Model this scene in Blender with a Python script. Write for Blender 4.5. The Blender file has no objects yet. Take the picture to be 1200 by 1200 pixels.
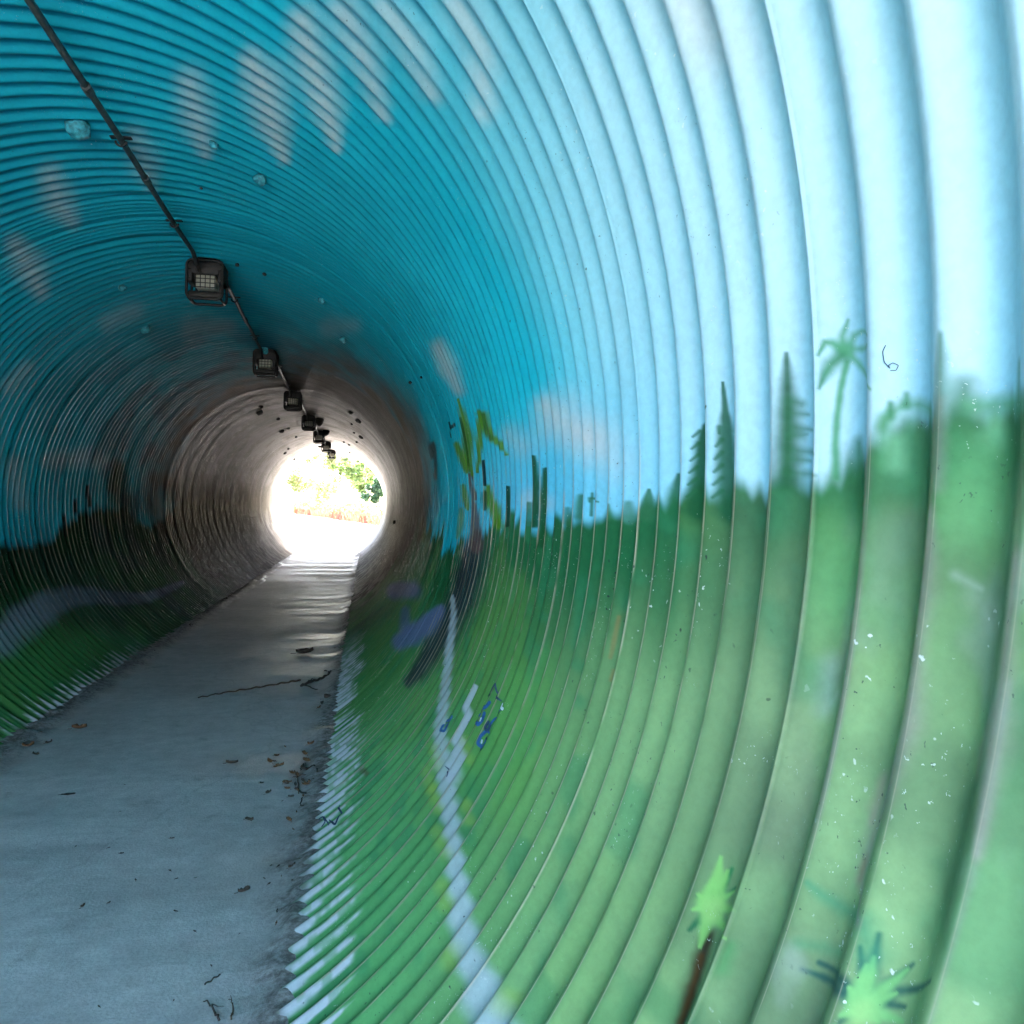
import bpy, bmesh, math, random
import numpy as np
from mathutils import Vector, Matrix, noise as mnoise

random.seed(7)
C = bpy.context.scene.collection
PI = math.pi
R = 1.25                    # pipe radius in metres

# ------------------------------------------------------------------ camera
F, YAW, PITCH, ROLL = 991.2, .1688, -.0081, .0019      # focal length in 1/1200 of the frame
CX, CZ = .6847, -.0234                                 # camera in units of R
ZF, XL, XR = -.8605, -.4985, .5235                     # walkway level and edges in units of R
CR = .0625                                             # helix advance per radian (units of R)
P = 2*PI*CR/6                                          # corrugation pitch, six starts
Y0 = .424                                              # a crest on the right-hand wall

def ray(px, py):
    u, v = (px-600)/F, -(py-600)/F
    c, s = math.cos(ROLL), math.sin(ROLL); u, v = c*u-s*v, s*u+c*v
    c, s = math.cos(PITCH), math.sin(PITCH); d = (u, c-s*v, s+c*v)
    c, s = math.cos(YAW), math.sin(YAW)
    return (c*d[0]+s*d[1], -s*d[0]+c*d[1], d[2])

def on_wall(px, py, r=1.0):
    """point of the pipe wall seen at a spot of the survey photograph -> (Y, phi) in units of R"""
    d = ray(px, py)
    a = d[0]**2+d[2]**2; b = CX*d[0]+CZ*d[2]; c = CX*CX+CZ*CZ-r*r
    t = (-b+math.sqrt(b*b-a*c))/a
    return d[1]*t, math.atan2(CX+d[0]*t, CZ+d[2]*t)

def on_floor(px, py):
    d = ray(px, py); t = (ZF-CZ)/d[2]
    return Vector(((CX+d[0]*t)*R, d[1]*t*R, ZF*R))

# ------------------------------------------------------------------ helpers
def link(o, parent=None):
    C.objects.link(o)
    if parent: o.parent = parent
    return o

def props(o, label=None, cat=None, group=None, kind=None):
    if label: o['label'] = label
    if cat: o['category'] = cat
    if group: o['group'] = group
    if kind: o['kind'] = kind
    return o

def empty(name, loc, label, cat, group=None, rz=0):
    o = bpy.data.objects.new(name, None); o.empty_display_size = .1
    o.location = loc; o.rotation_euler = (0, 0, rz)
    link(o); return props(o, label, cat, group)

def obj(name, bm, mat, parent=None, smooth=True):
    me = bpy.data.meshes.new(name); bm.normal_update(); bm.to_mesh(me); bm.free()
    if smooth:
        for p in me.polygons: p.use_smooth = True
    me.materials.append(mat)
    return link(bpy.data.objects.new(name, me), parent)

def sharp(o, ang=35):
    try: o.data.set_sharp_from_angle(angle=math.radians(ang))
    except Exception: pass
    return o

def box(bm, lo, hi, bev=0., seg=2):
    r = bmesh.ops.create_cube(bm, size=1)
    vs = r['verts']
    for v in vs:
        v.co = Vector([lo[i]+(v.co[i]+.5)*(hi[i]-lo[i]) for i in range(3)])
    if bev:
        es = list({e for v in vs for e in v.link_edges})
        bmesh.ops.bevel(bm, geom=es, offset=bev, segments=seg, affect='EDGES', profile=.5)

def tube(bm, pts, rad, n=10, caps=True):
    pts = [Vector(p) for p in pts]
    rad = [rad]*len(pts) if not isinstance(rad, (list, tuple)) else rad
    rings = []; up = None
    for i, p in enumerate(pts):
        t = (pts[min(i+1, len(pts)-1)]-pts[max(i-1, 0)]).normalized()
        if up is None: up = t.orthogonal().normalized()
        up = (up-t*up.dot(t)).normalized(); w = t.cross(up)
        rings.append([bm.verts.new(p+rad[i]*(math.cos(2*PI*k/n)*up+math.sin(2*PI*k/n)*w)) for k in range(n)])
    for a, b in zip(rings, rings[1:]):
        for k in range(n): bm.faces.new((a[k], a[(k+1) % n], b[(k+1) % n], b[k]))
    if caps: bm.faces.new(rings[0][::-1]); bm.faces.new(rings[-1])

def grid_mesh(name, V, mat, parent=None, col=None, flip=False):
    """V: (rows, cols, 3) float array -> one quad mesh, optional per-vertex paint colours"""
    n, m = V.shape[:2]
    me = bpy.data.meshes.new(name)
    me.vertices.add(n*m); me.vertices.foreach_set('co', np.ascontiguousarray(V, np.float32).ravel())
    i = np.arange(n*m).reshape(n, m)
    q = np.stack([i[:-1, :-1], i[:-1, 1:], i[1:, 1:], i[1:, :-1]], -1).reshape(-1, 4)
    if flip: q = q[:, ::-1]
    k = len(q)
    me.loops.add(k*4); me.loops.foreach_set('vertex_index', np.ascontiguousarray(q, np.int32).ravel())
    me.polygons.add(k); me.polygons.foreach_set('loop_start', np.arange(0, k*4, 4, dtype=np.int32))
    me.update(calc_edges=True)
    me.polygons.foreach_set('use_smooth', np.ones(k, bool))
    if col is not None:
        a = me.attributes.new('paint', 'FLOAT_COLOR', 'POINT')
        a.data.foreach_set('color', np.ascontiguousarray(col, np.float32).ravel())
    me.materials.append(mat)
    return link(bpy.data.objects.new(name, me), parent)

_lat = {}
def vnoise(x, y, seed=0):
    """smooth value noise 0..1 on numpy arrays"""
    if seed not in _lat: _lat[seed] = np.random.RandomState(seed).rand(256, 256)
    L = _lat[seed]
    xi, yi = np.floor(x).astype(int), np.floor(y).astype(int)
    fx, fy = x-xi, y-yi
    fx = fx*fx*(3-2*fx); fy = fy*fy*(3-2*fy)
    g = lambda a, b: L[a & 255, b & 255]
    return (g(xi, yi)*(1-fx)+g(xi+1, yi)*fx)*(1-fy)+(g(xi, yi+1)*(1-fx)+g(xi+1, yi+1)*fx)*fy
def fbm(x, y, seed=0, o=3):
    s = 0; a = .5; n = 0
    for k in range(o):
        s = s+a*vnoise(x*2**k, y*2**k, seed+k); n += a; a *= .5
    return s/n
def ss(a, b, x):
    t = np.clip((x-a)/(b-a), 0, 1); return t*t*(3-2*t)

# ------------------------------------------------------------------ shape of the corrugated pipe
JOINTS = [-.8, 3.2, 7.75, 12.3, 16.9]
AMP = .0072                                            # half depth of a corrugation, units of R
def phase(Y, ph): return (Y-CR*(ph-PI/2)-Y0)/P
def ends(Y):
    w = np.zeros_like(Y)
    w = np.maximum(w, ss(.225, .185, np.abs(Y-JOINTS[1])))
    return np.maximum(w, ss(.3, .25, np.abs(Y-JOINTS[-1])))
def radius(Y, ph):
    u = phase(Y, ph); cs = .5-.5*np.cos(2*PI*u)
    spiral = 2*AMP*cs**.85
    ring = .011*(.5-.5*np.cos(2*PI*(Y-3.2)/.034))+.004
    w = ends(Y)
    # folded lock seam on one corrugation in six
    k = np.mod(phase(Y, ph)-2.02+3, 6)-3
    seam = -.0013*ss(.05, .03, np.abs(k))
    r = 1+spiral*(1-w)+ring*w+seam*(1-w)
    for j in JOINTS[1:-1]:
        r = r+(.006 if j < 5 else .0015)*ss(.014, .006, np.abs(Y-j))
    r = r+.008*ss(.016, .004, np.abs(np.abs(Y-JOINTS[1])-.2))
    r = r+.0022*np.sin(2*ph+1.1*Y)+.0014*np.sin(3*ph-2.3*Y+1)+.0009*np.sin(7*ph+.6*Y)*ss(9, 5, Y)+.0022*(vnoise(Y*14, 0*ph+.5, 55)-.5)
    return r


def on_steel(px, py):
    """like on_wall, but on the real corrugated surface (first rib face met)"""
    d = ray(px, py)
    a = d[0]**2+d[2]**2; b = CX*d[0]+CZ*d[2]
    def hit(r): return (-b+math.sqrt(b*b-a*(CX*CX+CZ*CZ-r*r)))/a
    t = np.linspace(hit(.985), hit(1.035), 900)
    x, y, z = CX+d[0]*t, d[1]*t, CZ+d[2]*t
    ph = np.arctan2(x, z); k = np.argmax(np.hypot(x, z) > radius(y, ph))
    return float(y[k]), float(ph[k])

# ------------------------------------------------------------------ materials
def new_mat(name):
    m = bpy.data.materials.new(name); m.use_nodes = True
    nt = m.node_tree; return m, nt, nt.nodes['Principled BSDF']
def N(nt, t, **kw):
    n = nt.nodes.new(t)
    for k, v in kw.items():
        if k in n.inputs: n.inputs[k].default_value = v
        else: setattr(n, k, v)
    return n
def noise_node(nt, scale, detail=4, rough=.55, coord='Object', stretch=None):
    tc = N(nt, 'ShaderNodeTexCoord')
    src = tc.outputs[coord]
    if stretch:
        mp = N(nt, 'ShaderNodeMapping'); mp.inputs['Scale'].default_value = stretch
        nt.links.new(src, mp.inputs['Vector']); src = mp.outputs[0]
    n = N(nt, 'ShaderNodeTexNoise', Scale=scale, Detail=detail, Roughness=rough)
    nt.links.new(src, n.inputs['Vector']); return n.outputs['Fac']
def ramp(nt, fac, stops):
    r = N(nt, 'ShaderNodeValToRGB'); e = r.color_ramp.elements
    for k, (p, c) in enumerate(stops):
        el = e[k] if k < 2 else e.new(p)
        el.position = p; el.color = (*c, 1) if len(c) == 3 else c
    nt.links.new(fac, r.inputs[0]); return r.outputs[0]
def gray(a): return (a, a, a)
def mixc(nt, fac, a, b, mode='MIX'):
    m = N(nt, 'ShaderNodeMix', data_type='RGBA', blend_type=mode)
    for s, v in ((m.inputs[0], fac), (m.inputs[6], a), (m.inputs[7], b)):
        if hasattr(v, 'links'): nt.links.new(v, s)
        else: s.default_value = v if not isinstance(v, tuple) else (*v, 1)[:4]
    return m.outputs[2]
def math_n(nt, op, a, b=None):
    m = N(nt, 'ShaderNodeMath', operation=op)
    for s, v in ((m.inputs[0], a), (m.inputs[1], b)):
        if v is None: continue
        if hasattr(v, 'links'): nt.links.new(v, s)
        else: s.default_value = v
    return m.outputs[0]
def bump(nt, b, h, strength, dist):
    n = N(nt, 'ShaderNodeBump', Strength=strength, Distance=dist)
    nt.links.new(h, n.inputs['Height']); nt.links.new(n.outputs[0], b.inputs['Normal'])

def simple(name, col, rough=.6, var=.35, scale=25, metal=0., bmp=.0):
    m, nt, b = new_mat(name)
    f = noise_node(nt, scale, 5)
    lo = tuple(c*(1-var) for c in col); hi = tuple(min(1, c*(1+var)) for c in col)
    nt.links.new(ramp(nt, f, [(.3, lo), (.7, hi)]), b.inputs['Base Color'])
    b.inputs['Roughness'].default_value = rough; b.inputs['Metallic'].default_value = metal
    if bmp: bump(nt, b, f, .5, bmp)
    return m

# painted corrugated steel: mural colour lives on the wall, wear and dirt are added by nodes
def pipe_material():
    m, nt, b = new_mat('painted_corrugated_steel')
    at = N(nt, 'ShaderNodeAttribute', attribute_name='paint')
    col = at.outputs['Color']
    n1 = noise_node(nt, 2.2, 5, .6)
    col = mixc(nt, .28, col, ramp(nt, n1, [(.3, gray(.6)), (.7, gray(1.2))]), 'MULTIPLY')
    n2 = noise_node(nt, 90, 4, .6)
    col = mixc(nt, .18, col, ramp(nt, n2, [(.35, gray(.6)), (.6, gray(1.1))]), 'MULTIPLY')
    tc = N(nt, 'ShaderNodeTexCoord')
    # pale chips and flecks
    for sc, thr, c, msc, lo, hi in ((55, .07, (.75, .78, .74), 3.1, .56, .66), (120, .09, (.6, .66, .6), 5., .54, .62),
                                    (38, .055, (.02, .022, .03), 2.4, .51, .58), (85, .07, (.03, .04, .05), 4.3, .53, .62)):
        v = N(nt, 'ShaderNodeTexVoronoi', Scale=sc, Randomness=1.)
        wv = N(nt, 'ShaderNodeTexNoise', Scale=sc*2.2, Detail=2)
        nt.links.new(tc.outputs['Object'], wv.inputs['Vector'])
        ad = N(nt, 'ShaderNodeVectorMath', operation='MULTIPLY_ADD')
        nt.links.new(wv.outputs['Color'], ad.inputs[0]); ad.inputs[1].default_value = (.012, .012, .012)
        nt.links.new(tc.outputs['Object'], ad.inputs[2])
        nt.links.new(ad.outputs[0], v.inputs['Vector'])
        spot = ramp(nt, v.outputs['Distance'], [(thr, gray(1)), (thr+.05, gray(0))])
        mask = ramp(nt, noise_node(nt, msc, 3), [(lo, gray(0)), (hi, gray(1))])
        f = math_n(nt, 'MULTIPLY', spot, mask)
        col = mixc(nt, math_n(nt, 'MULTIPLY', f, .8), col, c)
    nt.links.new(col, b.inputs['Base Color'])
    rr = ramp(nt, noise_node(nt, 14, 5, .6), [(.3, gray(.3)), (.7, gray(.55))])
    nt.links.new(rr, b.inputs['Roughness'])
    nt.links.new(math_n(nt, 'SUBTRACT', 1., at.outputs['Alpha']), b.inputs['Metallic'])
    sp = N(nt, 'ShaderNodeSeparateXYZ'); nt.links.new(tc.outputs['Object'], sp.inputs[0])
    hz = N(nt, 'ShaderNodeMapRange'); nt.links.new(sp.outputs['Z'], hz.inputs['Value'])      # the lower wall is dusty and dull
    for k, v in (('From Min', -.25), ('From Max', .35), ('To Min', .03), ('To Max', .34)): hz.inputs[k].default_value = v
    nt.links.new(hz.outputs[0], b.inputs['Specular IOR Level'])
    bump(nt, b, noise_node(nt, 60, 4), .25, .002)
    return m
M_PIPE = pipe_material()

def concrete(name, base, tint=(1, 1, 1), gloss=True):
    m, nt, b = new_mat(name)
    a = noise_node(nt, 1.1, 6, .62); c = noise_node(nt, 14, 6, .6); d = noise_node(nt, 140, 3, .6)
    s = noise_node(nt, 1.0, 6, .65, stretch=(.7, 3.2, 1))
    col = ramp(nt, a, [(.28, tuple(base*.74*t for t in tint)), (.72, tuple(base*1.16*t for t in tint))])
    col = mixc(nt, .5, col, ramp(nt, s, [(.3, gray(.72)), (.68, gray(1.12))]), 'MULTIPLY')
    col = mixc(nt, .55, col, ramp(nt, c, [(.3, gray(.72)), (.7, gray(1.16))]), 'MULTIPLY')
    col = mixc(nt, .35, col, ramp(nt, d, [(.34, gray(.6)), (.62, gray(1.15))]), 'MULTIPLY')
    # small dark stains
    st = ramp(nt, noise_node(nt, 5.5, 5, .7), [(.60, gray(0)), (.72, gray(1))])
    col = mixc(nt, math_n(nt, 'MULTIPLY', st, .45), col, (base*.35, base*.33, base*.3))
    if gloss:                                            # brown silt lying along both edges
        tc = N(nt, 'ShaderNodeTexCoord'); sx = N(nt, 'ShaderNodeSeparateXYZ'); nt.links.new(tc.outputs['Object'], sx.inputs[0])
        e = math_n(nt, 'ABSOLUTE', math_n(nt, 'SUBTRACT', sx.outputs['X'], (XL+XR)/2*R))
        e = math_n(nt, 'ADD', e, math_n(nt, 'MULTIPLY', noise_node(nt, 7, 6, .7), .30))
        k = ramp(nt, e, [(.70, gray(0)), (.80, gray(1))])
        k = math_n(nt, 'MULTIPLY', k, ramp(nt, noise_node(nt, 45, 4, .7), [(.35, gray(.35)), (.6, gray(1))]))
        col = mixc(nt, math_n(nt, 'MULTIPLY', k, .85), col, (.085, .068, .055))
        # hairline cracks
        v = N(nt, 'ShaderNodeTexVoronoi', Scale=.55, feature='DISTANCE_TO_EDGE')
        wv = N(nt, 'ShaderNodeTexNoise', Scale=5., Detail=4); nt.links.new(tc.outputs['Object'], wv.inputs['Vector'])
        ad = N(nt, 'ShaderNodeVectorMath', operation='MULTIPLY_ADD'); nt.links.new(wv.outputs['Color'], ad.inputs[0])
        ad.inputs[1].default_value = (.25, .25, .25); nt.links.new(tc.outputs['Object'], ad.inputs[2]); nt.links.new(ad.outputs[0], v.inputs['Vector'])
        col = mixc(nt, math_n(nt, 'MULTIPLY', ramp(nt, v.outputs['Distance'], [(.0012, gray(1)), (.004, gray(0))]), .2), col, (.09, .085, .08))
    nt.links.new(col, b.inputs['Base Color'])
    if gloss:
        r = ramp(nt, s, [(.36, gray(.42)), (.62, gray(.85))])
        nt.links.new(r, b.inputs['Roughness'])
    else: b.inputs['Roughness'].default_value = .85
    h = math_n(nt, 'ADD', math_n(nt, 'MULTIPLY', s, 1.6), math_n(nt, 'MULTIPLY', d, .25))
    bump(nt, b, h, .5, .012)
    return m
M_FLOOR = concrete('walkway_concrete', .66, (1.07, 1.0, .97))
M_APRON = concrete('apron_concrete', .6, (1.05, 1.0, .93), False)
M_WALLC = concrete('headwall_concrete', .33, (1.02, 1, .96), False)
M_BLACK = simple('black_cast_metal', (.007, .007, .008), .6, .5, 60)
M_CONDUIT = simple('grey_conduit', (.085, .09, .09), .5, .4, 40, .3)
M_PLUG = simple('cyan_painted_lump', (.045, .34, .42), .6, .6, 60, 0, .01)
M_PLUGDARK = simple('dark_rusty_lump', (.03, .028, .026), .8, .5, 60, 0, .01)
M_LEAFB = simple('dead_leaf', (.17, .085, .035), .8, .6, 40)
M_LEAFD = simple('dark_dead_leaf', (.075, .055, .04), .8, .6, 40)
M_TWIG = simple('twig_bark', (.10, .06, .035), .8, .5, 60)
M_TWIGD = simple('dark_twig_bark', (.055, .043, .035), .8, .5, 60)
M_BARK = simple('tree_bark', (.34, .30, .24), .9, .4, 12, 0, .02)
M_SOIL = simple('grassy_earth', (.13, .13, .055), .95, .5, 3)
M_INK = simple('blue_marker_ink', (.015, .09, .26), .45, .4, 120)
M_INKD = simple('dark_marker_ink', (.02, .05, .10), .5, .4, 120)
M_INKW = simple('white_marker_ink', (.6, .68, .75), .5, .2, 120)

def lens_material():
    m, nt, b = new_mat('prismatic_lens')
    b.inputs['Base Color'].default_value = (.62, .6, .5, 1); b.inputs['Roughness'].default_value = .3
    tr = N(nt, 'ShaderNodeBsdfTranslucent'); tr.inputs['Color'].default_value = (.9, .88, .8, 1)
    mx = N(nt, 'ShaderNodeMixShader'); mx.inputs[0].default_value = .55
    nt.links.new(b.outputs[0], mx.inputs[1]); nt.links.new(tr.outputs[0], mx.inputs[2])
    nt.links.new(mx.outputs[0], nt.nodes['Material Output'].inputs['Surface'])
    return m
M_LENS = lens_material()

def leafmat(name, dark, light):
    m, nt, b = new_mat(name)
    f = noise_node(nt, 1.3, 4)
    g = N(nt, 'ShaderNodeNewGeometry')
    col = ramp(nt, f, [(.3, dark), (.7, light)])
    col = mixc(nt, .6, col, ramp(nt, g.outputs['Random Per Island'], [(0, gray(.6)), (1, gray(1.35))]), 'MULTIPLY')
    nt.links.new(col, b.inputs['Base Color']); b.inputs['Roughness'].default_value = .55
    tr = N(nt, 'ShaderNodeBsdfTranslucent'); nt.links.new(col, tr.inputs['Color'])
    mx = N(nt, 'ShaderNodeMixShader'); mx.inputs[0].default_value = .35
    nt.links.new(b.outputs[0], mx.inputs[1]); nt.links.new(tr.outputs[0], mx.inputs[2])
    nt.links.new(mx.outputs[0], nt.nodes['Material Output'].inputs['Surface'])
    return m
M_LEAF_DK = leafmat('dark_foliage', (.016, .045, .018), (.045, .10, .035))
M_LEAF_MD = leafmat('mid_foliage', (.08, .13, .03), (.20, .26, .07))
M_LEAF_LT = leafmat('pale_foliage', (.13, .16, .05), (.26, .27, .09))
M_DRY = leafmat('dry_grass', (.13, .045, .025), (.28, .11, .06))
M_GRASS = leafmat('green_grass', (.05, .09, .02), (.12, .15, .04))

# ------------------------------------------------------------------ the mural (linear albedo per wall point)
def polyline(pts):
    return np.array([on_steel(p[0], p[1]) for p in pts])

# skyline of the mural: wall height (phi) against distance, right and left wall
SKY_R = polyline([(1198, 468), (1150, 472), (1120, 478), (1100, 490), (1060, 497), (1030, 520), (1010, 545), (985, 558), (955, 562),
                  (912, 562), (890, 570), (850, 575), (815, 575), (795, 575), (775, 585), (750, 592), (720, 600), (690, 606),
                  (655, 611), (620, 613), (580, 614), (562, 626), (545, 640), (522, 640), (508, 620), (495, 606)])
SKY_L = polyline([(10, 640), (40, 637), (60, 630), (74, 622), (82, 604), (95, 597), (112, 591), (130, 597), (150, 602), (165, 612),
                  (178, 622), (192, 606), (210, 594), (235, 589), (255, 588), (275, 590)])
SKY_R = SKY_R[np.argsort(SKY_R[:, 0])]; SKY_L = SKY_L[np.argsort(SKY_L[:, 0])]

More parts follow.
